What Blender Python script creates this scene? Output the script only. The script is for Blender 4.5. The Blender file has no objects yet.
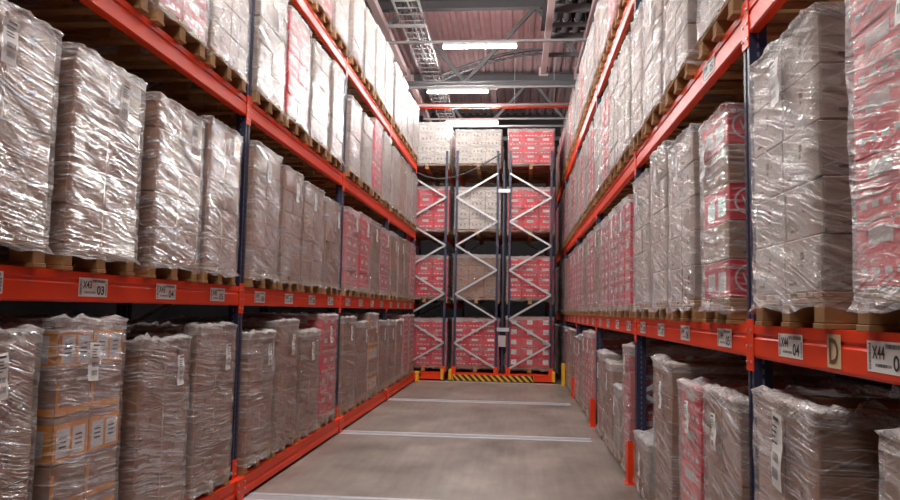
import bpy, bmesh, math, random
from mathutils import Matrix, Vector, noise
C = bpy.context.scene.collection
PI = math.pi
V = Vector

# ------------------------------------------------------------------ materials
def nodes(name):
    m = bpy.data.materials.new(name); m.use_nodes = True
    nt = m.node_tree; nt.nodes.clear()
    return m, nt, nt.nodes, nt.links
def plain(name, col, rough=.5, metal=0., noise_amt=.12, scale=8., bump=.0, spec=.5):
    m, nt, N, L = nodes(name)
    out = N.new('ShaderNodeOutputMaterial'); b = N.new('ShaderNodeBsdfPrincipled')
    tc = N.new('ShaderNodeTexCoord'); nz = N.new('ShaderNodeTexNoise'); nz.inputs['Scale'].default_value = scale
    nz.inputs['Detail'].default_value = 5
    L.new(tc.outputs['Object'], nz.inputs['Vector'])
    mr = N.new('ShaderNodeMapRange'); mr.inputs['To Min'].default_value = 1-noise_amt; mr.inputs['To Max'].default_value = 1+noise_amt
    L.new(nz.outputs['Fac'], mr.inputs['Value'])
    mx = N.new('ShaderNodeVectorMath'); mx.operation = 'SCALE'; mx.inputs[0].default_value = col
    L.new(mr.outputs['Result'], mx.inputs['Scale']); L.new(mx.outputs['Vector'], b.inputs['Base Color'])
    b.inputs['Roughness'].default_value = rough; b.inputs['Metallic'].default_value = metal
    b.inputs['Specular IOR Level'].default_value = spec
    if bump:
        bp = N.new('ShaderNodeBump'); bp.inputs['Strength'].default_value = bump; bp.inputs['Distance'].default_value = .01
        L.new(nz.outputs['Fac'], bp.inputs['Height']); L.new(bp.outputs['Normal'], b.inputs['Normal'])
    L.new(b.outputs['BSDF'], out.inputs['Surface'])
    return m
def carton_mat(name, col, var=.25, rough=.75):
    """Cardboard: colour varies a little from carton to carton, with a paper tape line across the middle."""
    m, nt, N, L = nodes(name)
    out = N.new('ShaderNodeOutputMaterial'); b = N.new('ShaderNodeBsdfPrincipled')
    oi = N.new('ShaderNodeObjectInfo'); tc = N.new('ShaderNodeTexCoord')
    nz = N.new('ShaderNodeTexNoise'); nz.inputs['Scale'].default_value = 3; nz.inputs['Detail'].default_value = 6
    L.new(tc.outputs['Object'], nz.inputs['Vector'])
    a = N.new('ShaderNodeMath'); a.operation = 'MULTIPLY_ADD'; a.inputs[1].default_value = var; a.inputs[2].default_value = 1-var/2
    L.new(oi.outputs['Random'], a.inputs[0])
    c = N.new('ShaderNodeMath'); c.operation = 'MULTIPLY_ADD'; c.inputs[1].default_value = .3; L.new(nz.outputs['Fac'], c.inputs[0])
    c.inputs[2].default_value = -.15
    d = N.new('ShaderNodeMath'); d.operation = 'ADD'; L.new(a.outputs[0], d.inputs[0]); L.new(c.outputs[0], d.inputs[1])
    mx = N.new('ShaderNodeVectorMath'); mx.operation = 'SCALE'; mx.inputs[0].default_value = col
    L.new(d.outputs[0], mx.inputs['Scale']); L.new(mx.outputs['Vector'], b.inputs['Base Color'])
    b.inputs['Roughness'].default_value = rough
    L.new(b.outputs['BSDF'], out.inputs['Surface'])
    return m

M = {}
M['orange'] = plain('orange_paint', (.86, .052, .008), .45, 0, .10, 6, 0, .3)
M['navy'] = plain('navy_paint', (.018, .022, .06), .45, 0, .2, 10)
M['galv'] = plain('galvanised_steel', (.52, .53, .55), .4, .35, .12, 6)
M['bolt'] = plain('bolt_steel', (.6, .58, .55), .35, .8, .1, 20)
M['hole'] = plain('slot_pale', (.13, .14, .19), .5, 0, .1, 20)
M['wood'] = plain('pallet_wood', (.43, .235, .095), .8, 0, .35, 9, .3)
M['kraft'] = carton_mat('kraft_card', (.37, .185, .105))
M['white'] = carton_mat('white_card', (.82, .76, .70), .12)
M['pale'] = carton_mat('pale_card', (.47, .38, .325), .15)
M['red'] = carton_mat('red_print_card', (.86, .016, .045), .15, .45)
M['rose'] = carton_mat('rose_card', (.70, .15, .15), .15)
M['amber'] = plain('amber_print', (.95, .34, .015), .6, 0, .05)
M['paper'] = plain('white_paper', (.86, .85, .83), .6, 0, .04)
M['cream'] = plain('cream_paper', (.72, .55, .33), .6, 0, .05)
M['ink'] = plain('dark_ink', (.035, .03, .03), .6, 0, .05)
M['brown_ink'] = plain('brown_ink', (.16, .07, .03), .6, 0, .05)
M['faint'] = plain('faded_print', (.17, .085, .055), .7, 0, .2)
M['whiteprint'] = plain('white_print', (.80, .66, .66), .6, 0, .1)
M['yellow'] = plain('yellow_paint', (.80, .42, .015), .5, 0, .08)
M['black'] = plain('black_rubber', (.015, .015, .016), .5, 0, .1)
M['grey_box'] = plain('grey_enclosure', (.45, .45, .45), .5, 0, .05)
M['truss'] = plain('grey_roof_steel', (.13, .13, .135), .6, .1, .12, 3)
M['rosesteel'] = plain('primed_steel', (.42, .31, .31), .5, .1, .12, 3)
M['ladder'] = plain('zinc_ladder', (.30, .29, .29), .45, .3, .1, 4)
M['deck'] = plain('roof_deck', (.90, .64, .65), .5, .1, .22, 2.2)  # pink in the colour stands in for red bounced up off the loads
M['duct'] = plain('dark_duct', (.04, .032, .036), .85, 0, .2, 4)
M['wallm'] = plain('wall_panel', (.035, .035, .04), .7, 0, .1, 1)
M['housing'] = plain('lamp_housing', (.55, .55, .56), .5, .2, .05)
M['rail'] = plain('floor_rail_steel', (.60, .60, .64), .38, .3, .12, 12)
M['grout'] = plain('rail_grout', (.36, .35, .36), .6, 0, .15, 9)

def lamp_mat(strength):
    m, nt, N, L = nodes('lamp_tube')
    out = N.new('ShaderNodeOutputMaterial'); e = N.new('ShaderNodeEmission')
    e.inputs['Color'].default_value = (1, .965, .93, 1); e.inputs['Strength'].default_value = strength
    L.new(e.outputs[0], out.inputs['Surface']); return m
M['lamp'] = lamp_mat(290.)

def film_mat(name, base_milk, gather=False):
    """Clear stretch film: thin see-through plastic with whitish folds, and highlights painted in as slanting white streaks."""
    m, nt, N, L = nodes(name)
    out = N.new('ShaderNodeOutputMaterial')
    tc = N.new('ShaderNodeTexCoord'); oi = N.new('ShaderNodeObjectInfo')
    def math_(op, a, b=None, c=None, clamp=False):
        n = N.new('ShaderNodeMath'); n.operation = op; n.use_clamp = clamp
        for i, x in enumerate((a, b, c)):
            if x is None: continue
            if isinstance(x, (int, float)): n.inputs[i].default_value = x
            else: L.new(x, n.inputs[i])
        return n.outputs[0]
    sep = N.new('ShaderNodeSeparateXYZ'); L.new(tc.outputs['Object'], sep.inputs[0])
    run = math_('SUBTRACT', sep.outputs[1], sep.outputs[0])
    off = math_('MULTIPLY', oi.outputs['Random'], 57.)
    wz = N.new('ShaderNodeTexNoise'); wz.inputs['Scale'].default_value = 2.4; wz.inputs['Detail'].default_value = 2
    wv = N.new('ShaderNodeVectorMath'); wv.operation = 'ADD'; L.new(tc.outputs['Object'], wv.inputs[0])
    oc = N.new('ShaderNodeCombineXYZ'); L.new(off, oc.inputs[0]); L.new(off, oc.inputs[1]); L.new(off, oc.inputs[2]); L.new(oc.outputs[0], wv.inputs[1])
    L.new(wv.outputs[0], wz.inputs['Vector'])
    warp = math_('MULTIPLY', math_('SUBTRACT', wz.outputs['Fac'], .5), .09)
    zz = math_('ADD', sep.outputs[2], warp)
    slope = math_('MULTIPLY_ADD', oi.outputs['Random'], .3, .04)
    def streak(k_run, k_perp, sl, seed, detail=3.):
        perp = math_('ADD', zz, math_('MULTIPLY', run, sl))
        cb = N.new('ShaderNodeCombineXYZ')
        L.new(math_('MULTIPLY', run, k_run), cb.inputs[0]); L.new(math_('MULTIPLY', perp, k_perp), cb.inputs[1])
        L.new(math_('ADD', off, seed), cb.inputs[2])
        n = N.new('ShaderNodeTexNoise'); n.inputs['Scale'].default_value = 1; n.inputs['Detail'].default_value = detail
        n.inputs['Roughness'].default_value = .55
        L.new(cb.outputs[0], n.inputs['Vector']); return n.outputs['Fac']
    def ridge(v, p):
        r = math_('SUBTRACT', 1., math_('ABSOLUTE', math_('MULTIPLY_ADD', v, 22., -11.)), None, True)
        return math_('POWER', r, p)
    def ramp(v, lo, hi):
        r = N.new('ShaderNodeMapRange'); r.inputs['From Min'].default_value = lo; r.inputs['From Max'].default_value = hi
        L.new(v, r.inputs['Value']); return r.outputs['Result']
    s1 = streak(3.6, 84., slope, 0.)
    s2 = streak(2.4, 62., -.42, 11.)
    s3 = streak(1.6, 9., .7, 23.)
    fine = streak(8., 150., slope, 31., 2.)
    s4 = streak(24., 30., .3, 41., 4.)
    patch = ramp(wz.outputs['Fac'], .44, .66)
    h = math_('MULTIPLY', s1, 1.6)
    h = math_('ADD', h, math_('MULTIPLY', math_('MULTIPLY', s2, 1.3), ramp(s3, .35, .6)))
    h = math_('ADD', h, math_('MULTIPLY', s3, 1.3))
    h = math_('ADD', h, math_('MULTIPLY', fine, .45))
    if gather: h = math_('ADD', h, math_('MULTIPLY', s4, 3.))
    bp = N.new('ShaderNodeBump'); bp.inputs['Strength'].default_value = 1.; bp.inputs['Distance'].default_value = .017
    L.new(h, bp.inputs['Height'])
    g = N.new('ShaderNodeBsdfGlossy'); g.inputs['Roughness'].default_value = .17; g.inputs['Color'].default_value = (1, 1, 1, 1)
    L.new(bp.outputs[0], g.inputs['Normal'])
    d = N.new('ShaderNodeBsdfDiffuse'); d.inputs['Color'].default_value = (.87, .845, .84, 1); L.new(bp.outputs[0], d.inputs['Normal'])
    t = N.new('ShaderNodeBsdfTransparent'); t.inputs['Color'].default_value = (.98, .97, .97, 1)
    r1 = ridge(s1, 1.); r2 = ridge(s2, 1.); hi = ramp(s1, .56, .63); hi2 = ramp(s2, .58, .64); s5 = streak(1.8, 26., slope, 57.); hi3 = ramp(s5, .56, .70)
    fc = N.new('ShaderNodeLayerWeight'); fc.inputs['Blend'].default_value = .5
    graze = math_('POWER', fc.outputs['Facing'], 1.6)
    milk_glint = math_('MULTIPLY_ADD', math_('MULTIPLY', r1, ramp(s3, .48, .62)), .22, base_milk)
    milk_glint = math_('MULTIPLY_ADD', math_('MULTIPLY', r2, patch), .22, milk_glint)
    milk_glint = math_('MULTIPLY_ADD', hi, .35, milk_glint)  # white diffuse streaks paint in the highlights along the folds
    milk_glint = math_('MULTIPLY_ADD', hi2, .20, milk_glint)
    milk_glint = math_('MULTIPLY_ADD', hi3, .10, milk_glint)
    milk_glint = math_('MULTIPLY_ADD', math_('MULTIPLY', graze, ramp(s5, .40, .64)), .20, milk_glint)
    milk_glint = math_('MULTIPLY_ADD', patch, .05, milk_glint, True)
    m1 = N.new('ShaderNodeMixShader'); L.new(milk_glint, m1.inputs[0]); L.new(t.outputs[0], m1.inputs[1]); L.new(d.outputs[0], m1.inputs[2])
    lw = N.new('ShaderNodeFresnel'); lw.inputs['IOR'].default_value = 1.45; L.new(bp.outputs[0], lw.inputs['Normal'])
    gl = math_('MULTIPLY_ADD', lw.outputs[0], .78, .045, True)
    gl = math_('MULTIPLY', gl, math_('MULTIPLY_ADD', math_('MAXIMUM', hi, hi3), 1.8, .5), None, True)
    m2 = N.new('ShaderNodeMixShader'); L.new(gl, m2.inputs[0]); L.new(m1.outputs[0], m2.inputs[1]); L.new(g.outputs[0], m2.inputs[2])
    L.new(m2.outputs[0], out.inputs['Surface'])
    return m
M['gather'] = film_mat('gathered_film', .36, True)
M['film'] = film_mat('stretch_film', .015)

def floor_mat():
    m, nt, N, L = nodes('concrete')
    out = N.new('ShaderNodeOutputMaterial'); b = N.new('ShaderNodeBsdfPrincipled')
    tc = N.new('ShaderNodeTexCoord')
    mp = N.new('ShaderNodeMapping'); mp.inputs['Scale'].default_value = (1, .7, 1); L.new(tc.outputs['Object'], mp.inputs[0])
    n1 = N.new('ShaderNodeTexNoise'); n1.inputs['Scale'].default_value = 1.3; n1.inputs['Detail'].default_value = 8; n1.inputs['Roughness'].default_value = .62
    L.new(mp.outputs[0], n1.inputs['Vector'])
    mp2 = N.new('ShaderNodeMapping'); mp2.inputs['Scale'].default_value = (14, .9, 1); L.new(tc.outputs['Object'], mp2.inputs[0])
    n2 = N.new('ShaderNodeTexNoise'); n2.inputs['Scale'].default_value = 1.; n2.inputs['Detail'].default_value = 6
    L.new(mp2.outputs[0], n2.inputs['Vector'])
    cr = N.new('ShaderNodeValToRGB'); cr.color_ramp.elements[0].position = .32; cr.color_ramp.elements[1].position = .66
    cr.color_ramp.elements[0].color = (.12, .098, .082, 1); cr.color_ramp.elements[1].color = (.34, .29, .25, 1)
    mixn = N.new('ShaderNodeMath'); mixn.operation = 'MULTIPLY_ADD'; mixn.inputs[1].default_value = .2
    L.new(n2.outputs['Fac'], mixn.inputs[0])
    sc = N.new('ShaderNodeMath'); sc.operation = 'MULTIPLY'; sc.inputs[1].default_value = .8; L.new(n1.outputs['Fac'], sc.inputs[0]); L.new(sc.outputs[0], mixn.inputs[2])
    L.new(mixn.outputs[0], cr.inputs[0]); L.new(cr.outputs[0], b.inputs['Base Color'])
    rr = N.new('ShaderNodeMapRange'); rr.inputs['To Min'].default_value = .28; rr.inputs['To Max'].default_value = .5
    L.new(n1.outputs['Fac'], rr.inputs['Value']); L.new(rr.outputs[0], b.inputs['Roughness'])
    L.new(b.outputs[0], out.inputs[0]); return m
M['floor'] = floor_mat()

# ------------------------------------------------------------------ mesh builder
class MB:
    def __init__(s): s.v = []; s.f = []; s.m = []; s.mats = []
    def mi(s, mat):
        if mat not in s.mats: s.mats.append(mat)
        return s.mats.index(mat)
    def add(s, vs, fs, mat):
        b = len(s.v); k = s.mi(mat)
        s.v += [tuple(v) for v in vs]
        for f in fs: s.f.append([b+i for i in f]); s.m.append(k)
        return s
    def box(s, x0, x1, y0, y1, z0, z1, mat, rot=None, c=0.):
        vs = []
        if c <= 0:
            vs = [(x, y, z) for z in (z0, z1) for y in (y0, y1) for x in (x0, x1)]
            fs = [(0, 2, 3, 1), (4, 5, 7, 6), (0, 1, 5, 4), (2, 6, 7, 3), (0, 4, 6, 2), (1, 3, 7, 5)]
        else:   # chamfered box
            fs = []
            idx = {}
            for sx in (0, 1):
                for sy in (0, 1):
                    for sz in (0, 1):
                        X, Y, Z = (x0, x1)[sx], (y0, y1)[sy], (z0, z1)[sz]
                        ix, iy, iz = (c, -c)[sx], (c, -c)[sy], (c, -c)[sz]
                        for a, p in enumerate(((X, Y+iy, Z+iz), (X+ix, Y, Z+iz), (X+ix, Y+iy, Z))):
                            idx[(sx, sy, sz, a)] = len(vs); vs.append(p)
            q = lambda *k: idx[k]
            for sx in (0, 1):
                f = [q(sx, 0, 0, 0), q(sx, 1, 0, 0), q(sx, 1, 1, 0), q(sx, 0, 1, 0)]; fs.append(f if sx else f[::-1])
            for sy in (0, 1):
                f = [q(0, sy, 0, 1), q(0, sy, 1, 1), q(1, sy, 1, 1), q(1, sy, 0, 1)]; fs.append(f if sy else f[::-1])
            for sz in (0, 1):
                f = [q(0, 0, sz, 2), q(1, 0, sz, 2), q(1, 1, sz, 2), q(0, 1, sz, 2)]; fs.append(f if sz else f[::-1])
            for sy in (0, 1):
                for sz in (0, 1):
                    f = [q(0, sy, sz, 1), q(1, sy, sz, 1), q(1, sy, sz, 2), q(0, sy, sz, 2)]; fs.append(f if (sy ^ sz) else f[::-1])
            for sx in (0, 1):
                for sz in (0, 1):
                    f = [q(sx, 0, sz, 0), q(sx, 1, sz, 0), q(sx, 1, sz, 2), q(sx, 0, sz, 2)]; fs.append(f[::-1] if (sx ^ sz) else f)
            for sx in (0, 1):
                for sy in (0, 1):
                    f = [q(sx, sy, 0, 0), q(sx, sy, 1, 0), q(sx, sy, 1, 1), q(sx, sy, 0, 1)]; fs.append(f if (sx ^ sy) else f[::-1])
            for sx in (0, 1):
                for sy in (0, 1):
                    for sz in (0, 1):
                        f = [q(sx, sy, sz, 0), q(sx, sy, sz, 1), q(sx, sy, sz, 2)]; fs.append(f[::-1] if (sx ^ sy ^ sz) else f)
        if rot is not None: vs = [rot @ V(v) for v in vs]
        return s.add(vs, fs, mat)
    def prism(s, prof, a0, a1, axis, mat):
        """Closed profile (list of 2-D points) swept from a0 to a1 along an axis. axis 1: profile is (x, z)."""
        n = len(prof); vs = []
        for a in (a0, a1):
            for p in prof:
                vs.append((p[0], a, p[1]) if axis == 1 else ((a, p[0], p[1]) if axis == 0 else (p[0], p[1], a)))
        fs = [[i, (i+1) % n, n+(i+1) % n, n+i] for i in range(n)] + [list(range(n))[::-1], list(range(n, 2*n))]
        return s.add(vs, fs, mat)
    def bar(s, p, q, w, h, mat, up=(0, 0, 1)):
        p = V(p); q = V(q); d = (q-p).normalized(); u = V(up)
        if abs(d.dot(u)) > .99: u = V((1, 0, 0))
        r = d.cross(u).normalized(); u = r.cross(d).normalized()
        vs = []
        for e in (p, q):
            for a, b in ((-1, -1), (1, -1), (1, 1), (-1, 1)): vs.append(e+r*a*w/2+u*b*h/2)
        return s.add(vs, [(0, 1, 2, 3), (4, 7, 6, 5), (0, 4, 5, 1), (1, 5, 6, 2), (2, 6, 7, 3), (3, 7, 4, 0)], mat)
    def tube(s, pts, r, mat, n=8, cap=True):
        pts = [V(p) for p in pts]; vs = []; m = len(pts)
        for i, p in enumerate(pts):
            d = (pts[min(i+1, m-1)]-pts[max(i-1, 0)]).normalized(); u = V((0, 0, 1)) if abs(d.z) < .95 else V((1, 0, 0))
            a = d.cross(u).normalized(); b = a.cross(d)
            for k in range(n): t = 2*PI*k/n; vs.append(p+a*math.cos(t)*r+b*math.sin(t)*r)
        fs = [[i*n+k, i*n+(k+1) % n, (i+1)*n+(k+1) % n, (i+1)*n+k] for i in range(m-1) for k in range(n)]
        if cap: fs += [list(range(n))[::-1], [(m-1)*n+k for k in range(n)]]
        return s.add(vs, fs, mat)
    def mesh(s, name, smooth=False):
        me = bpy.data.meshes.new(name); me.from_pydata(s.v, [], s.f)
        for m in s.mats: me.materials.append(m)
        me.polygons.foreach_set('material_index', s.m)
        if smooth: me.polygons.foreach_set('use_smooth', [True]*len(s.f))
        me.update()
        bm = bmesh.new(); bm.from_mesh(me); bmesh.ops.recalc_face_normals(bm, faces=bm.faces); bm.to_mesh(me); bm.free()
        return me
    def build(s, name, parent=None, loc=(0, 0, 0), smooth=False): return link(name, s.mesh(name, smooth), parent, loc)
def link(name, me, parent=None, loc=(0, 0, 0)):
    o = bpy.data.objects.new(name, me); C.objects.link(o); o.parent = parent; o.location = loc
    return o
def thing(name, label, cat, loc=(0, 0, 0), rz=0., group=None):
    o = bpy.data.objects.new(name, None); C.objects.link(o); o.location = loc; o.rotation_euler = (0, 0, rz)
    o.empty_display_size = .2
    return tag(o, label, cat, group)
def tag(o, label, cat, group=None):
    o['label'] = label; o['category'] = cat
    if group: o['group'] = group
    return o
def struct(o): o['kind'] = 'structure'; return o

# writing turned into flat mesh once per string
_txt = {}
def text_geo(t):
    if t not in _txt:
        cu = bpy.data.curves.new('writing', 'FONT'); cu.body = t; cu.size = 1.; cu.align_x = 'CENTER'; cu.resolution_u = 3; cu.offset = .018
        ob = bpy.data.objects.new('writing', cu); C.objects.link(ob)
        bpy.context.view_layer.update()
        me = bpy.data.meshes.new_from_object(ob.evaluated_get(bpy.context.evaluated_depsgraph_get()))
        vs = [v.co.copy() for v in me.vertices]; fs = [list(p.vertices) for p in me.polygons]
        bpy.data.objects.remove(ob); bpy.data.curves.remove(cu); bpy.data.meshes.remove(me)
        xs = [v.x for v in vs]; ys = [v.y for v in vs]
        cx = (min(xs)+max(xs))/2; cy = (min(ys)+max(ys))/2; w = max(xs)-min(xs); h = max(ys)-min(ys)
        _txt[t] = ([((v.x-cx)/w, (v.y-cy)/h) for v in vs], fs)
    return _txt[t]
def put_text(mb, t, cu, cv, w, h, mat, fr):
    """fr(u, v, lift) -> 3-D point; text box of size w x h centred on (cu, cv)."""
    vs, fs = text_geo(t)
    mb.add([fr(cu+a*w, cv+b*h, .0015) for a, b in vs], fs, mat)
def put_rect(mb, u0, u1, v0, v1, mat, fr, lift=.001):
    mb.add([fr(u0, v0, lift), fr(u1, v0, lift), fr(u1, v1, lift), fr(u0, v1, lift)], [(0, 1, 2, 3)], mat)
def barcode(mb, u0, u1, v0, v1, fr, rnd, mat, vertical=False):
    a, b = (v0, v1) if vertical else (u0, u1); x = a
    while x < b-.001:
        w = rnd.choice((.0012, .002, .0035)); e = min(b, x+w)
        if vertical: put_rect(mb, u0, u1, x, e, mat, fr)
        else: put_rect(mb, x, e, v0, v1, mat, fr)
        x = e+rnd.choice((.0014, .0022, .003))

# ------------------------------------------------------------------ loads
def carton_mesh(kind):
    """One carton, 0.6 deep (x) 0.4 wide (y) 0.25 high (z), its base at the origin, with its print on the shown faces."""
    body = {'kraft': 'kraft', 'pale': 'pale', 'red': 'red', 'rose': 'rose', 'amber': 'kraft', 'logo': 'red', 'redblank': 'red', 'frame': 'kraft', 'white': 'white'}[kind]
    mb = MB(); mb.box(-.3, .3, -.2, .2, 0, .25, M[body], c=.006)
    rnd = random.Random(hash(len(kind)*7))
    FX = lambda u, v, l: (.3+l, u, v)                # face towards the aisle
    FN = lambda u, v, l: (u, -.2-l, v)               # the two flanks
    FP = lambda u, v, l: (-u, .2+l, v)
    BX = lambda u, v, l: (-.3-l, -u, v)
    if kind in ('kraft', 'pale'):
        for fr, w in ((FX, .2), (FN, .3), (FP, .3)):
            put_rect(mb, -w*.08, w*.12, .15, .185, M['faint'], fr)
            put_rect(mb, -w*.05, w*.06, .115, .14, M['faint'], fr)
            put_rect(mb, -w*.75, -w*.35, .035, .05, M['faint'], fr)
            put_rect(mb, -w+.008, w-.008, .122, .1235, M['faint'], fr)
    elif kind in ('red', 'rose'):
        for fr, w in ((FX, .2), (FN, .3), (FP, .3), (BX, .2)):
            put_rect(mb, -w*.5, w*.35, .165, .225, M['whiteprint'], fr)
            for k in range(4): put_rect(mb, -w*.8+k*w*.42, -w*.8+k*w*.42+w*.25, .05, .075, M['whiteprint'], fr)
    elif kind == 'redblank':
        for fr, w in ((FX, .2), (FN, .3), (FP, .3), (BX, .2)):
            put_rect(mb, -w*.35, w*.35, .07, .19, M['paper'], fr)
    elif kind == 'white':
        for fr, w in ((FX, .2), (FN, .3), (FP, .3)):
            for k in range(3): put_rect(mb, -w*.7+k*w*.5, -w*.7+k*w*.5+w*.2, .08, .14, M['pale'], fr)
    elif kind == 'frame':
        for fr, w in ((FX, .2), (FN, .3), (FP, .3)):
            put_rect(mb, -w+.004, w-.004, .008, .05, M['amber'], fr)
            put_rect(mb, -w+.004, -w+.04, .05, .20, M['amber'], fr)
    elif kind == 'amber':
        for fr, w in ((FX, .2), (FN, .3), (FP, .3)):
            put_rect(mb, -w+.004, w-.004, .015, .215, M['amber'], fr)
            for a in (-.82, .08):
                put_rect(mb, w*a, w*(a+.74), .035, .185, M['paper'], fr, .002)
                for k in range(3): put_rect(mb, w*(a+.15), w*(a+.55), .085+.025*k, .094+.025*k, M['ink'], fr, .003)
    elif kind == 'logo':
        for fr, cu_ in ((FN, .185), (FP, -.185)):
            n = 28; vs = []; fs = []
            for k in range(n):
                t = 2*PI*k/n
                for r in (.092, .080): vs.append(fr(cu_+r*math.cos(t), .125+r*math.sin(t), .0015))
            for k in range(n): j = (k+1) % n; fs.append((2*k, 2*k+1, 2*j+1, 2*j))
            mb.add(vs, fs, M['whiteprint']); put_text(mb, 'VN', cu_, .125, .10, .07, M['whiteprint'], fr)
            put_rect(mb, -cu_-.06, -cu_+.06, .17, .2, M['whiteprint'], fr)
        put_rect(mb, -.13, -.02, .05, .17, M['paper'], FX); put_rect(mb, .03, .14, .05, .17, M['paper'], FX)
    return mb.mesh('carton')
CM = {k: carton_mesh(k) for k in ('kraft', 'pale', 'red', 'rose', 'amber', 'logo', 'redblank', 'frame', 'white')}
_layer = {}
def layer_mesh(kind, nx, ny, var):
    key = (kind, nx, ny, var)
    if key not in _layer:
        src = CM[kind]; mb = MB(); mats = list(src.materials); rnd = random.Random(var*31+5)
        vs = [v.co.copy() for v in src.vertices]
        for i in range(nx):
            for j in range(ny):
                ox = (i-(nx-1)/2)*.6+rnd.uniform(-.006, .006); oy = (j-(ny-1)/2)*.4+rnd.uniform(-.004, .004)
                b = len(mb.v); mb.v += [(v.x+ox, v.y*.98+oy, v.z) for v in vs]
                for p in src.polygons:
                    mb.f.append([b+q for q in p.vertices]); mb.m.append(mb.mi(mats[p.material_index]))
        _layer[key] = mb.mesh('carton_layer')
    return _layer[key]

def pallet_mesh(d, w):
    """Wooden pallet, 1.2 m boards running along x, three blocks on each side."""
    mb = MB(); rnd = random.Random(3); X = d/2; Y = w/2; W = M['wood']
    for y in (-Y+.05, 0, Y-.05):
        mb.box(-X, X, y-.05, y+.05, 0, .022, W, c=.003)
        for x in (-X+.075, 0, X-.075): mb.box(x-.07, x+.07, y-.05+.004, y+.05-.004, .022, .1, W, c=.004)
    for x in (-X+.073, 0, X-.073): mb.box(x-.07, x+.07, -Y, Y, .1, .122, W, c=.003)
    for k, y in enumerate((-Y+.07, -Y/2+.01, 0, Y/2-.01, Y-.07)):
        hw = .07 if k % 2 == 0 else .05
        mb.box(-X, X, y-hw, y+hw, .122, .144, W, c=.003)
    return mb.mesh('wooden_pallet')
PAL = pallet_mesh(1.2, .8)
PALF = pallet_mesh(.8, 1.2)

def film_mesh(d, w, z0, z1, seed, step, tuft):
    """Film skin: vertical rings round the stack, ruffled where it gathers over the top edge."""
    rnd = random.Random(seed); X = d/2+.014; Y = w/2+.014; r = .022
    per = []
    def seg(a, b):
        n = max(2, int((V(b)-V(a)).length/step))
        for i in range(n): t = i/n; per.append((a[0]+(b[0]-a[0])*t, a[1]+(b[1]-a[1])*t))
    seg((X, -Y+r), (X, Y-r)); per.append((X-r*.3, Y-r*.3)); seg((X-r, Y), (-X+r, Y)); per.append((-X+r*.3, Y-r*.3))
    seg((-X, Y-r), (-X, -Y+r)); per.append((-X+r*.3, -Y+r*.3)); seg((-X+r, -Y), (X-r, -Y)); per.append((X-r*.3, -Y+r*.3))
    n = len(per); H = z1-z0; m = max(6, int(H/(step*1.15)))
    off = V((seed*3.1 % 97, seed*1.7 % 89, seed*2.3 % 83))
    vs = []
    for j in range(m+1):
        z = z0+H*j/m
        for (x, y) in per:
            q = V((x, y, z)); e = noise.noise(q*1.6+off)*.006
            e += noise.noise(V((x*2+y*3, y*2-x, (z+.2*(y-x))*14))+off)*.005
            e += noise.noise(V((x*3, y*3, (z-.7*(y-x))*6))+off*2)*.005
            if j == 0: e += .022
            s_ = 1+(max(e, -.006)+.004)/math.hypot(x, y)*1.2
            zz = z + (noise.noise(q*7+off)*.03 if j == 0 else 0)
            vs.append((x*s_, y*s_, zz))
    # ruffled gather: rises above the edge then folds inwards
    prof = [(.012, tuft*.55), (-.035, tuft), (-.085, tuft*.5), (-.16, .012)]
    for a, b in prof:
        for (x, y) in per:
            k = (X+a)/X; l = (Y+a)/Y; q = V((x, y, z1))
            e = noise.noise(q*14+off)*.5+noise.noise(q*29+off*3)*.5
            vs.append((x*k+e*.022, y*l-e*.022, z1+max(.006, b*(1+1.5*e))+(.012 if b > .02 else 0)*abs(e)))
    rows = m+1+len(prof)
    fs = [[j*n+i, j*n+(i+1) % n, (j+1)*n+(i+1) % n, (j+1)*n+i] for j in range(rows-1) for i in range(n)]
    mb = MB(); cut = (m-(1 if step < .06 else 0))*n
    mb.add(vs, fs[:cut], M['film']); mb.mi(M['gather']); mb.f += fs[cut:]; mb.m += [1]*(len(fs)-cut)
    return mb.mesh('stretch_film', smooth=True)

def ship_label(parent, x, y, z, w, h, tilt, seed):
    rnd = random.Random(seed); mb = MB(); ct, st = math.cos(tilt), math.sin(tilt)
    fr = lambda u, v, l: (x+l, y+u*ct-v*st, z+u*st+v*ct)
    # slightly curled sheet
    n = 5; vs = []
    for i in range(n+1):
        v = -h/2+h*i/n
        for u in (-w/2, w/2): vs.append(fr(u, v, .004*math.sin(i*1.9+seed)))
    mb.add(vs, [(2*i, 2*i+1, 2*i+3, 2*i+2) for i in range(n)], M['paper'])
    l2 = lambda u, v, l: fr(u, v, l+.0055)
    barcode(mb, -w*.3, w*.3, -h*.36, -h*.22, l2, rnd, M['ink']); barcode(mb, -w*.3, w*.3, -h*.14, -h*.02, l2, rnd, M['ink'])
    for k in range(4): put_rect(mb, -w*.38, w*rnd.uniform(0, .38), h*(.10+.07*k), h*(.125+.07*k), M['ink'], l2)
    put_rect(mb, -w*.3, w*.3, h*.40, h*.45, M['ink'], l2)
    return mb.build('shipping_label', parent)

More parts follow.
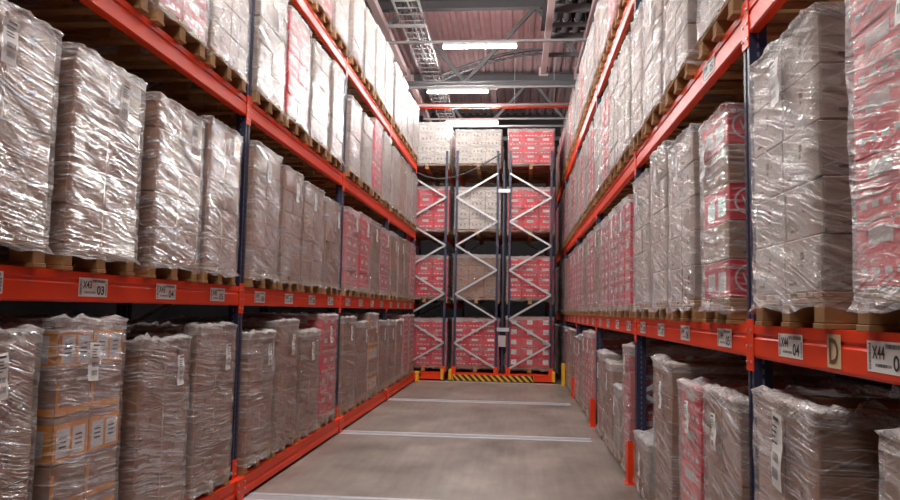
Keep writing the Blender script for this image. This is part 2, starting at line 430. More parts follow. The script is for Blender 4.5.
def load(label, group, loc, rz, d, w, h, kind, seed, detail=1, slabel=None, tuft=.03, deck=True, far=False, mixk=None, nz=None, cat='pallet load'):
    """A wrapped stack of cartons on its pallet. h is the height of the whole load above the beam."""
    rnd = random.Random(seed)
    t = thing('pallet_load', label, cat, loc, rz, group)
    z0 = 0.
    if deck:
        p = link('wooden_pallet', PALF if far else PAL, t); p.scale = ((d/.8, w/1.2, 1) if far else ((d+.012)/1.2, (w+.012)/.8, 1))
        z0 = .145
    hs = h-z0; nz = nz or max(2, round(hs/.235)); ch = hs/nz
    nx = max(1, round(d/.6)); ny = max(1, round(w/.4))
    if detail >= 2: nx, ny = max(1, nx), ny
    for k in range(nz):
        kd = kind
        if kind == 'amber' and (nz-1-k) % 2 == 1: kd = 'frame'
        if mixk and k in mixk: kd = mixk[k]
        if detail >= 2:
            sh = rnd.uniform(-.004, .004)
            for i in range(nx):
                for j in range(ny):
                    c = link('carton', CM[kd], t, ((i-(nx-1)/2)*d/nx+rnd.uniform(-.005, .005), (j-(ny-1)/2)*w/ny+sh+rnd.uniform(-.003, .003), z0+k*ch))
                    c.scale = (d/nx/.6*.992, w/ny/.4*.982, ch/.25*.992)
        else:
            c = link('carton_layer', layer_mesh(kd, nx, ny, rnd.randrange(3)), t, (rnd.uniform(-.006, .006), rnd.uniform(-.006, .006), z0+k*ch))
            c.scale = (d/nx/.6, w/ny/.4, ch/.25*.985)
    step = {2: .035, 1: .055, 0: .09}[detail]
    fo = link('stretch_film', film_mesh(d, w, z0-.075 if deck else .01, h, seed, step, tuft), t)
    if slabel:
        y, z, lw, lh, tl = slabel
        ship_label(t, d/2+.038, y, z, lw, lh, tl, seed)
    return t

# ------------------------------------------------------------------ geometry of the place
XL, XR = -2.407, 1.209
BAY = 3.694
YL0, YR0 = 6.35, 3.98
LT = [.2, 1.852, 3.535, 5.165]      # what pallets stand on, base-mounted rack
RT = [.0, 1.628, 3.325, 5.155]      # floor-standing rack
BH = .166

def beam_profile(x, s, top):
    """Stepped box beam section, aisle side at x, body towards -s."""
    p = [(0, 0), (0, -.042), (-.006, -.050), (-.006, -.062), (0, -.070), (0, -BH+.012), (-.006, -BH), (-.05, -BH), (-.05, 0)]
    return [(x+a*s, top+b) for a, b in p]

def loc_tag(beam, x, s, y, z, txt1, txt2, seed, w=.29, h=.105):
    """White bin label on a beam; s is the side the aisle lies on."""
    rnd = random.Random(seed); mb = MB()
    fr = (lambda u, v, l: (x+s*(l+.002), y+u*s, z+v))
    mb.add([fr(-w/2, -h/2, 0), fr(w/2, -h/2, 0), fr(w/2, h/2, 0), fr(-w/2, h/2, 0)], [(0, 1, 2, 3)], M['paper'])
    put_text(mb, txt1, -w*.22, h*.14, w*.30, h*.42, M['ink'], fr); put_text(mb, txt2, w*.25, -h*.14, w*.26, h*.50, M['ink'], fr)
    barcode(mb, -w*.05, w*.44, h*.28, h*.42, fr, rnd, M['ink'])
    barcode(mb, -w*.3, w*.08, -h*.32, -h*.22, fr, rnd, M['ink'])
    barcode(mb, -w*.46, -w*.4, -h*.42, h*.42, fr, rnd, M['ink'], True); barcode(mb, w*.43, w*.47, -h*.42, h*.22, fr, rnd, M['ink'], True)
    o = mb.build('location_label', beam)
    o['label'] = 'white bin label with black number ' + txt2
    return o

def post_mesh(h, w=.10, d=.09, s=1, slots=True):
    """Perforated C-section upright with two rows of slots on the aisle face. Origin at the foot, outer face at x = 0."""
    mb = MB(); X0, X1 = (-d, 0) if s > 0 else (0, d)
    a = 0
    prof = [(0, -w/2), (0, -w*.16), (-.012, -w*.12), (-.012, w*.12), (0, w*.16), (0, w/2), (-d, w/2), (-d, -w/2)]
    mb.prism([(x*s, y) for x, y in prof], 0, h, 2, M['navy'])
    z = .08
    while slots and z < h-.05:
        for y in (-w*.33, w*.33):
            x = .0012*s; mb.add([(x, y-.006, z), (x, y+.006, z), (x, y+.006, z+.026), (x, y-.006, z+.026)], [(0, 1, 2, 3)], M['hole'])
        x = -d*.5*s; mb.add([(x-.006, -w/2-.001, z), (x+.006, -w/2-.001, z), (x+.006, -w/2-.001, z+.026), (x-.006, -w/2-.001, z+.026)], [(0, 1, 2, 3)], M['hole'])
        z += .05
    return mb.mesh('post')

def side_rack(name, label, X, s, posts, tiers, height, tags, base=False, nlabels=None):
    """Rack along the aisle. s=+1: the aisle lies towards +x. Rear frame line 1.1 m behind."""
    t = thing(name, label, 'pallet rack', (0, 0, 0))
    fm = post_mesh(height, s=s); back = X-1.1*s
    z0 = .05 if base else 0
    for k, y in enumerate(posts):
        link('post', fm, t, (X, y, z0)); link('post', fm, t, (back+.08*s, y, z0))
        mb = MB(); n = 9; xa = X-.04*s; xb = back+.04*s
        for j in range(n):
            za = .35+z0+j*(height-.5)/n; zb = za+(height-.5)/n
            mb = MB(); mb.bar((xa, y, za if j % 2 else zb), (xb, y, zb if j % 2 else za), .025, .04, M['galv'])
            mb.build('brace', t)
        f = MB()
        if base:
            pr = [(-.16, .0), (.16, 0.), (.16, .0)]
        for z in tiers[1:]:
            c = MB()   # end plates of the beams, hooked on the post
            c.box(min(X, X+.006*s), max(X, X+.006*s), y-.055, y+.055, z-.235, z+.03, M['orange'], c=.001)
            for q in (-.19, -.11, -.03):
                for w_ in (-.035, .035): c.box(min(X+.006*s, X+.012*s), max(X+.006*s, X+.012*s), y+w_-.007, y+w_+.007, z+q-.007, z+q+.007, M['bolt'], c=.001)
            c.build('beam_connector', t)
    for i in range(len(posts)-1):
        ya, yb = posts[i]+.055, posts[i+1]-.055
        for lv, z in enumerate(tiers[1:], 1):
            bo = MB().prism(beam_profile(X, s, z), ya, yb, 1, M['orange']).build('beam', t)
            MB().prism(beam_profile(back, -s, z), ya, yb, 1, M['orange']).build('beam', t)
            for (y, a, b, cr) in tags.get(lv, []):
                if ya < y < yb:
                    if cr:
                        mb = MB(); fr = lambda u, v, l: (X+s*(l+.002), y+u*s, z-.083+v)
                        mb.add([fr(-.062, -.064, 0), fr(.062, -.064, 0), fr(.062, .064, 0), fr(-.062, .064, 0)], [(0, 1, 2, 3)], M['cream'])
                        put_text(mb, 'D', 0, 0, .082, .098, M['brown_ink'], fr)
                        o = mb.build('letter_plate', bo); o['label'] = 'cream plate with brown letter D'
                    else: loc_tag(bo, X, s, y, z-.083, a, b, int(y*100))
    return t

# tags: (y, text, number, is the letter plate)
left_tags = {1: []}
yy = [3.15, 4.05, 4.94, 5.83, 6.83, 7.73, 8.63, 9.51]
for k, y in enumerate(yy): left_tags[1].append((y, 'X43', '%02d' % (2+k), False))
for b in (1, 2):
    for k in range(4): left_tags[1].append((YL0+BAY*b+.48+.9*k, 'X43', '%02d' % (6+4*b+k), False))
left_tags[2] = []
right_tags = {1: [(2.55, 'X44', '03', False), (2.965, '', '', True), (3.42, 'X44', '04', False), (4.46, 'X44', '05', False), (5.47, 'X44', '06', False), (6.36, 'X44', '07', False), (7.25, 'X44', '08', False)],
              2: [(4.75, 'X44', '05', False)]}
for b in range(1, 5):
    for k in range(4): right_tags[1].append((YR0+BAY*b+.48+.9*k, 'X44', '%02d' % (5+4*b+k), False))

L_posts = [YL0+BAY*k for k in (-1, 0, 1, 2, 3)]
R_posts = [YR0+BAY*k for k in (-1, 0, 1, 2, 3, 4, 5)]
lr = side_rack('pallet_rack', 'tall orange and navy pallet rack on a continuous orange mobile base with rails', XL, 1, L_posts, LT, 5.32, left_tags, base=True)
rr = side_rack('pallet_rack', 'tall orange and navy pallet rack standing on the floor behind orange post guards', XR, -1, R_posts, RT, 5.32, right_tags)

# carriage of the mobile rack
prof = [(0, 0), (0, .05), (-.006, .06), (-.006, .085), (0, .095), (0, .165), (-.10, .165), (-.10, 0)]
for i in range(4):
    ya, yb = L_posts[i]+.10, L_posts[i+1]-.10
    MB().prism([(XL+.055+x, .035+z) for x, z in prof], ya, yb, 1, M['orange']).build('base_beam', lr)
    MB().prism([(XL-1.15-x, .035+z) for x, z in prof], ya, yb, 1, M['orange']).build('base_beam', lr)
for y in L_posts:
    m = MB()
    m.prism([(y-.10, .20), (y-.10, .09), (y-.06, .008), (y+.06, .008), (y+.10, .09), (y+.10, .20)], XL+.0, XL+.07, 0, M['orange'])
    for dy in (-.075, .075):
        for dz in (.10, .16): m.box(XL+.07, XL+.08, y+dy-.009, y+dy+.009, dz-.009, dz+.009, M['bolt'], c=.002)
    m.box(XL, XL+.008, y-.05, y+.05, .2, .36, M['orange'], c=.001)
    for dz in (.24, .32): m.box(XL+.008, XL+.016, y-.01, y+.01, dz-.01, dz+.01, M['bolt'], c=.002)
    m.build('wheel_housing', lr)
    MB().box(XL-1.1, XL, y-.08, y+.08, .05, .19, M['orange'], c=.004).build('carriage_crossbar', lr)

# ------------------------------------------------------------------ load tables
ORD = ['first', 'second', 'third', 'fourth', 'fifth']
TIER = ['floor tier', 'lowest beams', 'middle beams', 'top beams']
GROUPL = 'wrapped pallet loads in the mobile rack'
GROUPR = 'wrapped pallet loads in the floor-standing rack'
LOOK = {'kraft': 'brown carton load in shiny film', 'pale': 'pale carton load in milky film', 'red': 'red carton load in shiny film',
        'rose': 'pinkish carton load in shiny film', 'white': 'white carton load in milky film', 'amber': 'orange-banded carton load in film', 'logo': 'red circle-logo carton load in film', 'redblank': 'red carton load in film'}
BAYN = ['before the first post', 'past the first post', 'past the second post', 'past the third post', 'past the fourth post', 'past the fifth post']
def lab(kind, rack, tier, n, b, look=None):
    rk = {'L': 'mobile-base rack', 'R': 'floor-standing rack'}[rack]
    return '%s, %s of %s, %s %s' % (look or LOOK[kind], TIER[tier], rk, ORD[n], BAYN[b])

# every row: bay -> list of (centre offset from the bay's first post, width, height above what it stands on, kind)
def std(kinds, hs, w=.80):
    return [(.50+.895*i+(.0), w, hs[i], kinds[i]) for i in range(4)]
LEFT = {
 0: {0: [(.50, .8, 1.32, 'kraft'), (1.36, .70, 1.37, 'amber'), (2.25, .77, 1.23, 'kraft'), (3.12, .78, 1.30, 'kraft')],
     1: [(.48, .76, 1.22, 'kraft'), (1.27, .80, 1.32, 'kraft'), (2.16, .79, 1.19, 'kraft'), (3.03, .78, 1.37, 'red')],
     2: std(['kraft', 'kraft', 'amber', 'kraft'], [1.33, 1.25, 1.37, 1.25]),
     3: std(['kraft', 'kraft', 'rose', 'rose'], [1.24, 1.24, 1.33, 1.33])},
 1: {0: [(.51, .80, 1.20, 'kraft'), (1.40, .77, 1.21, 'kraft'), (2.32, .77, 1.21, 'kraft'), (3.12, .70, 1.27, 'kraft')],
     1: [(.46, .82, 1.31, 'kraft'), (1.29, .73, 1.26, 'kraft'), (2.13, .82, 1.23, 'kraft'), (3.06, .80, 1.19, 'kraft')],
     2: std(['rose', 'red', 'kraft', 'rose'], [1.24, 1.27, 1.27, 1.25], .82),
     3: std(['kraft', 'kraft', 'kraft', 'rose'], [1.28, 1.27, 1.30, 1.3])},
 2: {0: [(.45, .8, 1.25, 'pale'), (1.39, .8, 1.25, 'pale'), (2.27, .80, 1.25, 'rose'), (3.13, .80, 1.27, 'pale')],
     1: [(.48, .80, 1.27, 'pale'), (1.35, .80, 1.26, 'red'), (2.25, .78, 1.24, 'pale'), (3.10, .70, 1.30, 'pale')],
     2: std(['pale', 'pale', 'red', 'pale'], [1.15, 1.14, 1.30, 1.28]),
     3: std(['pale', 'kraft', 'pale', 'pale'], [1.24, 1.24, 1.26, 1.24])},
 3: {1: std(['pale', 'pale', 'rose', 'pale'], [1.2, 1.2, 1.2, 1.25]),
     2: std(['pale', 'pale', 'pale', 'pale'], [1.15, 1.18, 1.25, 1.3], .80),
     3: std(['pale', 'pale', 'pale', 'pale'], [1.26, 1.28, 1.22, 1.28], .80)}}
RIGHT = {   # offsets measured from the post at the near end of the bay
 0: {0: [(1.87, .8, 1.30, 'kraft'), (3.13, .80, 1.29, 'kraft')],
     1: [(.42, .76, 1.21, 'kraft'), (1.20, .62, 1.19, 'red'), (2.13, .76, 1.28, 'kraft'), (3.12, .80, .52, 'pale')],
     2: [(.36, .46, 1.32, 'rose'), (1.05, .70, .82, 'pale'), (1.85, .8, 1.04, 'kraft'), (2.72, .8, 1.12, 'kraft')],
     3: std(['rose', 'rose', 'kraft', 'rose'], [1.36, 1.34, 1.25, 1.2]),
     4: std(['kraft', 'rose', 'kraft', 'rose'], [1.3, 1.3, 1.25, 1.3]),
     5: std(['kraft', 'rose', 'kraft', 'rose'], [1.3, 1.3, 1.25, 1.3])},
 1: {0: [(2.0, .84, 1.25, 'red'), (3.08, .84, 1.27, 'pale')],
     1: [(.52, .64, 1.22, 'logo'), (1.42, .80, 1.31, 'pale'), (2.24, .68, 1.40, 'pale'), (3.09, .84, 1.33, 'pale')],
     2: [(.52, .84, 1.27, 'red'), (1.42, .82, 1.28, 'rose'), (2.30, .80, 1.28, 'rose'), (3.18, .80, 1.30, 'kraft')],
     3: std(['rose', 'kraft', 'rose', 'rose'], [1.30, 1.28, 1.28, 1.3]),
     4: std(['rose', 'red', 'kraft', 'rose'], [1.3, 1.3, 1.25, 1.3]),
     5: std(['kraft', 'rose', 'kraft', 'rose'], [1.3, 1.3, 1.25, 1.3])},
 2: {1: [(.48, .80, 1.3, 'pale'), (1.57, .86, 1.3, 'pale'), (2.52, .86, 1.3, 'pale'), (3.32, .64, 1.3, 'pale')],
     2: std(['pale', 'pale', 'rose', 'pale'], [1.3, 1.32, 1.28, 1.3], .84),
     3: std(['rose', 'pale', 'rose', 'pale'], [1.3, 1.3, 1.28, 1.3], .84),
     4: std(['rose', 'pale', 'rose', 'rose'], [1.3, 1.3, 1.28, 1.3], .84),
     5: std(['red', 'pale', 'red', 'rose'], [1.3, 1.3, 1.28, 1.3], .84)},
 3: {1: [(3.2, .8, 1.3, 'pale')],
     2: [(.60, .95, 1.3, 'pale'), (1.62, .9, 1.3, 'rose'), (2.50, .8, 1.3, 'pale'), (3.25, .6, 1.05, 'kraft')],
     3: std(['pale', 'pale', 'rose', 'pale'], [1.05, 1.1, 1.15, 1.1], .84),
     4: std(['pale', 'red', 'pale', 'rose'], [1.1, 1.15, 1.15, 1.1], .84),
     5: std(['red', 'rose', 'red', 'pale'], [1.2, 1.2, 1.2, 1.1], .84)}}
seed = 100
def fill(side, table):
    global seed
    for tier, bays in table.items():
        for b, items in bays.items():
            posts = L_posts if side == 'L' else R_posts
            y0 = posts[b]
            for n, (oy, w, h, kind) in enumerate(items):
                seed += 1; rnd = random.Random(seed)
                y = y0+oy; near = y < (9.9 if side == 'L' else 7.8)
                det = 2 if near else (1 if y < 14.5 else 0)
                d = 1.16
                xf = (XL+.038) if side == 'L' else (XR-.036)
                x = xf-d/2 if side == 'L' else xf+d/2
                z = (LT if side == 'L' else RT)[tier]
                sl = None
                if tier <= 1 and y < 16:
                    wy = rnd.uniform(-.08, .16)*(1 if side == 'L' else -1)
                    sl = (wy, h-rnd.uniform(.17, .24), .10, .21, rnd.uniform(-.08, .08))
                elif tier == 2 and y < 8 and n % 2 == 0: sl = (.1, h-.35, .11, .2, .03)
                tuft = .033 if tier < 1 else .02
                mixk = None; look = None
                if kind == 'amber': mixk = {}
                if kind == 'logo': mixk = {1: 'kraft', 3: 'kraft', 5: 'kraft'}
                if side == 'L' and (tier, b, n) == (2, 1, 1): look = 'red-striped carton load in milky film'
                if side == 'R' and h < .6: look = 'knee-high small carton load'
                if side == 'R' and (tier, b, n) == (0, 2, 0): look = 'narrow pinkish carton load'
                kw = {}
                if side == 'R' and tier == 0 and b == 0 and n == 1: sl = (.02, 1.09, .12, .33, -.1)
                load(lab(kind, side, tier, n, b, look), GROUPL if side == 'L' else GROUPR, (x, y, z), rnd.uniform(-.012, .012)+(0 if side == 'L' else PI),
                     d, w-.05, h, kind, seed, det, sl, tuft, mixk=mixk, deck=True, **kw)
fill('L', LEFT); fill('R', RIGHT)

# ------------------------------------------------------------------ racks closing the aisle, seen end on
FY = 17.95
def end_rack(x0, label, base_x, onto=None):
    """Two-post end frame at FY, a second one 3.7 m beyond, three beam tiers; loads stand 1.2 m wide towards us."""
    t = onto or thing('pallet_rack', label, 'pallet rack', (0, 0, 0))
    W = 1.06; H = 5.45
    pm = post_mesh(H, .06, .055, 1, False)
    for y in (FY+.04, FY+2.85):
        for x in (x0+.06, x0+W): link('post', pm, t, (x, y, .15))
        n = 8; z = .31; hh = .59
        for j in range(n):
            a, b = (x0+.03, x0+W-.03) if j % 2 == 0 else (x0+W-.03, x0+.03)
            if abs(x0+1.5) < .05: a, b = b, a
            MB().bar((a, y-.05, z+hh*j), (b, y-.05, z+hh*(j+1)), .042, .02, M['galv'], up=(0, -1, 0)).build('brace', t)
    for z in LT[1:]:
        for x in (x0, x0+W-.05):
            MB().box(x+.005, x+.045, FY+.08, FY+2.81, z-.12, z, M['orange'], c=.004).build('beam', t)
    if base_x:
        bx0, bx1 = base_x
        MB().box(bx0, bx1, FY-.08, FY+2.95, .03, .19, M['orange'], c=.006).build('base_beam', t)
        m = MB(); m.box(bx0-.002, bx1+.002, FY-.095, FY-.081, .165, .195, M['orange'], c=.002); m.build('base_lip', t)
    for x in (x0+.03, x0+W-.03):
        MB().box(x-.05, x+.05, FY-.09, FY-.005, .19, .34, M['orange'], c=.004).build('post_shoe', t)
    return t
R1 = end_rack(-2.76, 'end-on rack frame with navy posts, partly hidden by the mobile rack corner', (-2.85, -1.70))
R2 = end_rack(-1.50, 'double rack with two cross-braced navy frames on one base with black and yellow striped board', (-1.52, .88))
end_rack(-.20, '', None, R2)
R3 = R2
# hazard board on the joint base
m = MB(); bx0, bx1 = -1.50, .44; z0, z1 = .012, .16; yb = FY-.11
m.box(bx0, bx1, yb, yb+.014, z0, z1, M['yellow'])
x = bx0-.1; yf = yb-.002
while x < bx1:
    q = [(x+.15, z0), (x+.15+.075, z0), (x+.075, z1), (x, z1)]
    q = [(min(max(a, bx0), bx1), z) for a, z in q]
    if q[1][0]-q[0][0] > .001 or q[2][0]-q[3][0] > .001: m.add([(a, yf, z) for a, z in q], [(0, 1, 2, 3)], M['black'])
    x += .15
m.build('hazard_board', R2)['label'] = 'black and yellow diagonally striped board'
def bumper(x, par, w=.075):
    m = MB(); m.box(x-w/2, x+w/2, FY-.16, FY+.02, .03, .28, M['yellow'], c=.008); m.build('bumper', par)
bumper(-1.74, R1); bumper(-1.55, R2); bumper(.90, R3)
# grey switch box and the riser between the two frames
t = thing('switch_box', 'grey electrical switch box mounted between the two end-on frames', 'switch box', (-.32, FY-.03, .83))
MB().box(-.09, .09, -.06, .06, 0, .27, M['grey_box'], c=.012).build('enclosure', t)
m = MB(); m.tube([(0, -.062, .15), (0, -.075, .15)], .014, M['yellow'], 10); m.build('indicator', t)
m = MB(); m.tube([(-.04, 0, .27), (-.04, 0, .36), (-.01, .03, .42)], .009, M['black'], 6); m.tube([(.04, 0, .27), (.04, 0, .36), (.02, .03, .42)], .009, M['black'], 6); m.build('cable', t)
m = MB(); m.box(-.345, -.295, FY+.03, FY+.07, .20, 5.35, M['navy'], c=.004)
tag(m.build('cable_channel'), 'tall dark metal channel running up between the end-on frames', 'cable channel')
for z in (1.24, 4.60):
    m = MB(); m.box(-.45, -.16, FY-.05, FY-.03, z-.045, z+.045, M['galv'], c=.003); m.build('frame_tie', R3)
# hanging cable across the end frames
pts = []
for i in range(25):
    u = i/24; a = V((-2.42, FY-.12, 5.02)); b = V((-.40, FY-.12, 5.50))
    p = a.lerp(b, u); p.z -= 2.3*u*(1-u)*(1.1-.5*u)*.62; pts.append(p)
tag(MB().tube(pts, .018, M['black'], 6).build('power_cable'), 'black power cable sagging across the upper end-on frames', 'cable')

FL = [0.205, 1.865, 3.53, 5.165]
FARK = {(-2.235): ('nearest the mobile rack', ['red', 'red', 'red', 'white'], [1.26, 1.14, 1.19, 1.16]),
        (-.965): ('above the striped board', ['red', 'kraft', 'white', 'white'], [1.28, 1.17, 1.17, .97]),
        (.335): ('beside the fixed rack', ['redblank', 'red', 'red', 'red'], [1.34, 1.14, 1.17, .99])}
FPOS = {-2.235: 'end-on frame by the mobile rack', -.965: 'striped-board end-on frame', .335: 'switch-box end-on frame'}
for x, (nm, kinds, hs) in FARK.items():
    for k in range(4):
        for row in range(3):
            seed += 1; kd = kinds[k]
            if row: kd = ['rose', 'pale'][(row+k) % 2]
            look = LOOK[kd] if row == 0 else LOOK[kd].replace('in', 'seen edge-on in')
            lb = '%s, %s, %s' % (LOOK[kd], TIER[k], FPOS[x])
            if row: lb = lb.replace(' in shiny film', '').replace(' in milky film', '')+', %s behind' % ORD[row-1]
            load(lb, 'wrapped pallet loads in the end-on racks', (x, FY+.50+.92*row, FL[k]), -PI/2, .78, 1.14 if k != 3 else 1.12, hs[k], kd, seed, 1 if row == 0 else 0, None, .02, far=True,
                 nz=None)

# ------------------------------------------------------------------ guards by the floor-standing rack
def guard(y, col, h, label, x=XR):
    t = thing('post_guard', label, 'post guard', (x-.075, y-.02, 0), 0, 'post guards of the floor-standing rack')
    m = MB(); m.prism([(-.02, -.075), (-.02, .075), (.05, .075), (.05, .067), (-.012, .067), (-.012, -.067), (.05, -.067), (.05, -.075)], .006, h, 2, M[col]); m.build('shield', t)
    m = MB(); m.box(-.04, .06, -.09, .09, 0, .008, M[col], c=.002); m.build('foot_plate', t)
    m = MB()
    for yy_ in (-.08, .08): m.box(-.035, -.015, yy_-.008, yy_+.008, .008, .018, M['bolt'])
    m.build('anchor_bolt', t)
for k, (b, nm) in enumerate(((0, 'first'), (1, 'second'), (2, 'third'), (3, 'fourth'))):
    guard(R_posts[b+1], 'orange', .40, 'orange steel guard at the foot of the floor-standing rack\'s %s post' % nm)
guard(17.52, 'yellow', .50, 'yellow steel guard at the far end of the floor-standing rack', XR-.045)
# yellow stop at the end of the mobile base
t = thing('end_stop', 'yellow and black end stop at the corner of the mobile rack base', 'end stop', (XL+.10, L_posts[4]+.13, 0))
m = MB(); m.box(-.1, .1, -.06, .06, 0, .02, M['yellow'], c=.003); m.box(-.05, .05, -.05, .05, .02, .24, M['yellow'], c=.01); m.build('body', t)
m = MB(); m.box(.05, .09, -.045, .045, .12, .2, M['black'], c=.01); m.build('buffer', t)

# ------------------------------------------------------------------ floor, walls, ceiling
struct(MB().box(-9, 9, -6, 30, -.1, 0, M['floor']).build('floor'))
rn = ['near the camera side', 'under the first bay', 'under the second', 'by the striped board']
for k, y in enumerate((2.84, 6.54, 10.10, 13.92)):
    m = MB(); m.box(-8.5, XR-.2, y-.17, y+.17, 0, .003, M['grout'])
    for q in (-.11, .11): m.box(-8.5, XR-.2, y+q-.028, y+q+.028, .003, .006, M['rail'])
    o = m.build('trim_%d' % (k+1)); struct(o)
struct(MB().box(-8.5, XR-.2, FY-.36, FY-.20, 0, .004, M['rail']).build('trim_5'))
struct(MB().box(-9.1, -9, -6, 30, 0, 10, M['wallm']).build('wall_left'))
struct(MB().box(9, 9.1, -6, 30, 0, 10, M['wallm']).build('wall_right'))
struct(MB().box(-9, 9, 30, 30.1, 0, 10, M['wallm']).build('wall_back'))
struct(MB().box(-9, 9, -6.1, -6, 0, 10, M['wallm']).build('wall_front'))
CZ = 9.72
m = MB(); prof = []
P_ = .31; x = -9.
while x < 9:
    prof += [(x, CZ), (x+.13, CZ), (x+.17, CZ+.09), (x+.27, CZ+.09)]; x += P_
n = len(prof); vs = [(a, y, b) for y in (-6, 30) for a, b in prof]
m.add(vs, [(i, i+1, n+i+1, n+i) for i in range(n-1)], M['deck'])
m.box(-9, 9, -6, 30, CZ+.12, CZ+.2, M['deck']); struct(m.build('ceiling'))

# trusses across the hall
def truss(y, label):
    t = thing('roof_truss', label, 'roof truss', (0, y, 7.3), 0, 'roof trusses')
    def ibeam(z0, z1, nm, w=.2):
        m = MB(); m.box(-9, 9, -w/2, w/2, z0, z0+.02, M['truss']); m.box(-9, 9, -w/2, w/2, z1-.02, z1, M['truss']); m.box(-9, 9, -.012, .012, z0+.02, z1-.02, M['truss']); m.build(nm, t)
    ibeam(.02, .15, 'bottom_chord', .12); ibeam(2.02, 2.28, 'top_chord')
    for k in range(-3, 4):
        xb = -1.34+3.35*k
        for dx in (-1.55, 1.73):
            if -8.8 < xb+dx < 8.8:
                MB().bar((xb+(.04 if dx > 0 else -.04), 0, .17), (xb+dx, 0, 2.02), .09, .09, M['truss']).build('diagonal', t)
    return t
truss(18.3, 'grey roof truss crossing above the aisle just in front of the striped-board racks')
truss(24.3, 'grey roof truss behind the orange sprinkler pipe')
truss(12.3, 'grey roof truss above the nearer half of the aisle')
def hbeam(name, label, cat, p, q, w, h, mat, flange=True, group=None):
    t = thing(name, label, cat, p, 0, group); d = V(q)-V(p)
    MB().bar((0, 0, 0), d, w, h, M[mat]).build('web', t)
    if flange:
        f = MB()
        for s_ in (.06, d.length-.06):
            e = d.normalized()*s_; f.bar(e-d.normalized()*.012, e+d.normalized()*.012, w+.1, h+.08, M[mat])
        f.build('end_flange', t)
for (x, ya, yb, w, lb) in ((-2.83, 8, 18.15, .14, 'over the mobile rack edge'), (.62, 8, 18.15, .13, 'dividing the dark duct strip from the pink deck'), (1.48, 8, 18.15, .13, 'over the floor-standing rack edge'),
                          (-2.8, 18.5, 24.1, .13, 'beyond the first truss, mobile rack side'), (-.77, 22.4, 29, .16, 'beyond the first truss, above the middle lamp end'), (1.52, 18.5, 24.1, .14, 'beyond the first truss, floor-standing rack side')):
    hbeam('roof_beam', 'pinkish primed steel beam running lengthwise, '+lb, 'roof beam', (x, ya, 8.6 if yb > 25 else 7.62), (x, yb, 8.6 if yb > 25 else 7.62), w, .15, 'rosesteel', group='lengthwise roof beams')
# ducts between two lengthwise beams, with an added dark sheet above for shade
t = thing('duct_bank', 'dark bank of ducts with pale clamps between two lengthwise beams', 'ducts', (1.05, 8, 8.3))
MB().box(-.5, .6, 0, 10.1, .35, .40, M['duct']).build('shade_panel', t)  # added dark sheet, standing in for the shadowed deck overhead
for x in (-.22, .05, .32):
    MB().tube([(x, 0, .1), (x, 10.0, .1)], .095, M['duct'], 14).build('duct', t)
for y in [1.2+1.25*k for k in range(8)]:
    for x in (-.22, .05, .32):
        pts = [(x+.102*math.cos(a), y, .1+.102*math.sin(a)) for a in [PI+PI*k/8 for k in range(9)]]
        MB().tube(pts, .012, M['ladder'], 5).build('clamp', t)
for k, y in enumerate((10.2, 11.9, 13.5, 14.6, 15.35, 16.15, 17.2)):
    o = MB().box(.68, 1.42, y-.05, y+.05, 7.68, 7.68+(.16 if k % 2 else .08), M['truss'], c=.004).build('cross_bearer')
    tag(o, 'short dark cross bearer under the duct bank, %s from the first truss' % ['seventh', 'sixth', 'fifth', 'fourth', 'third', 'second', 'first'][k], 'bearer', 'cross bearers under the ducts')

# cable ladder along the aisle
t = thing('cable_ladder', 'zinc cable ladder with black cables running lengthwise above the mobile rack', 'cable ladder', (-2.2, 8, 7.62))
for x in (-.25, .25): MB().box(x-.015, x+.015, 0, 16, 0, .07, M['ladder']).build('rail', t)
rung = MB().box(-.25, .25, -.012, .012, .01, .03, M['ladder']).mesh('rung')
for k in range(48): link('rung', rung, t, (0, .2+.33*k, 0))
rnd = random.Random(5)
for x in (-.16, -.10, -.05, .02, .09, .15):
    pts = [(x+rnd.uniform(-.03, .03), 16*i/28, .06+rnd.uniform(0, .05)) for i in range(29)]
    MB().tube(pts, rnd.choice((.012, .018, .022)), M['black' if x < 0 else 'ladder'], 6).build('cable', t)
# bowed tray crossing the roof space
t = thing('cable_ladder', 'bowed dark cable ladder arching across beneath the first truss', 'cable ladder', (0, 19.7, 0))
def arc(x, dy, dz): u = (x+2.2)/2.9; return (x, dy, 7.95+.75*math.sin(min(1, u)*PI/2)+dz)
for dy in (-.2, .2):
    MB().tube([arc(-2.2+2.9*i/20, dy, 0) for i in range(21)], .03, M['truss'], 6).build('rail', t)
for i in range(14): x = -2.1+.2*i; p = arc(x, -.2, 0); MB().bar(p, (p[0], .2, p[2]), .03, .03, M['truss']).build('rung', t)
for dz in (.05, .12): MB().tube([arc(-2.2+2.9*i/20, dz, dz) for i in range(21)], .025, M['black'], 6).build('cable', t)
# orange sprinkler pipe
t = thing('sprinkler_pipe', 'long orange sprinkler pipe crossing beyond the first truss', 'pipe', (0, 20.5, 7.43))
MB().tube([(-4.5, 0, 0), (4, 0, 0)], .075, M['orange'], 14).build('pipe', t)
for x in (-2.2, -.1, 1.0):
    m = MB(); m.tube([(x, 0, .06), (x, 0, 2.2)], .008, M['galv'], 5); m.tube([(x-.02, 0, 0), (x+.02, 0, 0)], .07, M['galv'], 12); m.build('hanger', t)
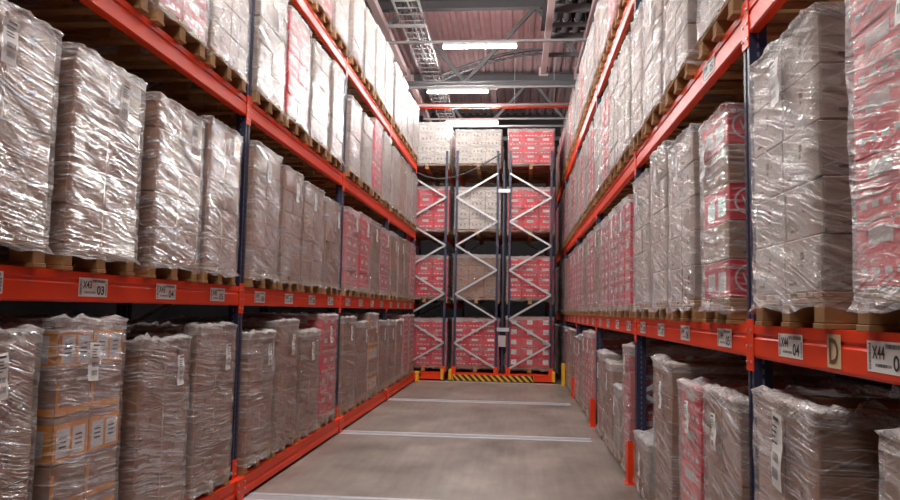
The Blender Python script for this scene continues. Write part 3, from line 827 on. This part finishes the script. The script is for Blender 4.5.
# lamp carriers and lamps
lamps = [(-.8, 14.9, 'first lamp in front of the first truss'), (-1.5, 18.04, 'lamp beside the first truss'), (-1.33, 21.1, 'lamp beyond the orange sprinkler pipe'), (-1.0, 11.7, 'lamp above the mobile rack\'s second post'),
         (-1.0, 8.5, 'lamp above the mobile rack\'s first bay'), (-1.0, 5.3, 'lamp before the mobile rack\'s first post'), (-1.0, 2.1, 'lamp above the aisle beside the camera'), (-1.0, -1.1, 'lamp above the aisle behind the camera')]
for x, y, lb in lamps:
    t = thing('tube_lamp', 'bright white tube '+lb, 'ceiling lamp', (x, y, 7.1), 0, 'tube lamps over the aisle')
    MB().tube([(-.75, 0, 0), (.75, 0, 0)], .026, M['lamp'], 10).build('tube', t)
    m = MB(); m.box(-.76, .76, -.045, .045, .030, .0895, M['housing'], c=.004); m.box(-.775, -.752, -.035, .035, -.03, .03, M['housing']); m.box(.752, .775, -.035, .035, -.03, .03, M['housing']); m.build('housing', t)
    o = MB().box(-2.75, 1.42, y-.03, y+.03, 7.19, 7.24, M['ladder'], c=.004).build('lamp_rail')
    for xr in (-2.7, 1.36):
        MB().tube([(xr, y, 7.24), (xr, y, 9.72)], .006, M['truss'], 5).build('drop_rod', o)
    tag(o, 'thin pale rail across the aisle carrying the '+lb, 'rail', 'lamp carrier rails')
for k, (y, z, xa, xb) in enumerate(((14.3, 7.30, -2.6, -1.85), (20.0, 7.28, -2.75, 1.42), (22.4, 7.3, -2.75, 1.42))):
    o = MB().box(xa, xb, y-.035, y+.035, z, z+.06, M['ladder'], c=.004).build('support_rail')
    for xr in (xa+.04, xb-.04): MB().tube([(xr, y, z+.06), (xr, y, 9.72)], .006, M['truss'], 5).build('drop_rod', o)
    tag(o, 'pale cross rail under the roof, %s counted towards the far wall' % ORD[k], 'rail', 'cross rails')

# ------------------------------------------------------------------ camera, world, view
f, yaw, pitch, roll, ch = 742.5, .0896, .0814, .0177, 1.6738
cam = bpy.data.cameras.new('camera'); co = bpy.data.objects.new('camera', cam); C.objects.link(co)
cam.sensor_fit = 'HORIZONTAL'; cam.sensor_width = 36; cam.lens = f/900*36; cam.clip_start = .05; cam.clip_end = 200
fwd = V((-math.sin(yaw)*math.cos(pitch), math.cos(yaw)*math.cos(pitch), math.sin(pitch)))
right0 = V((math.cos(yaw), math.sin(yaw), 0)); up0 = right0.cross(fwd)
c_, s_ = math.cos(roll), math.sin(roll)
right = right0*c_ + up0*s_; up = up0*c_ - right0*s_
mt = Matrix((right, up, -fwd)).transposed().to_4x4(); mt.translation = V((0, 0, ch)); co.matrix_world = mt
bpy.context.scene.camera = co
w = bpy.data.worlds.new('world'); bpy.context.scene.world = w; w.use_nodes = True
w.node_tree.nodes['Background'].inputs[0].default_value = (.5, .5, .55, 1); w.node_tree.nodes['Background'].inputs[1].default_value = .015
vs_ = bpy.context.scene.view_settings; vs_.view_transform = 'Standard'; vs_.look = 'None'; vs_.gamma = 1; vs_.exposure = .58; vs_.use_curve_mapping = False
cy = bpy.context.scene.cycles; cy.max_bounces = 10; cy.transparent_max_bounces = 16; cy.sample_clamp_indirect = 6; cy.caustics_reflective = False; cy.caustics_refractive = False
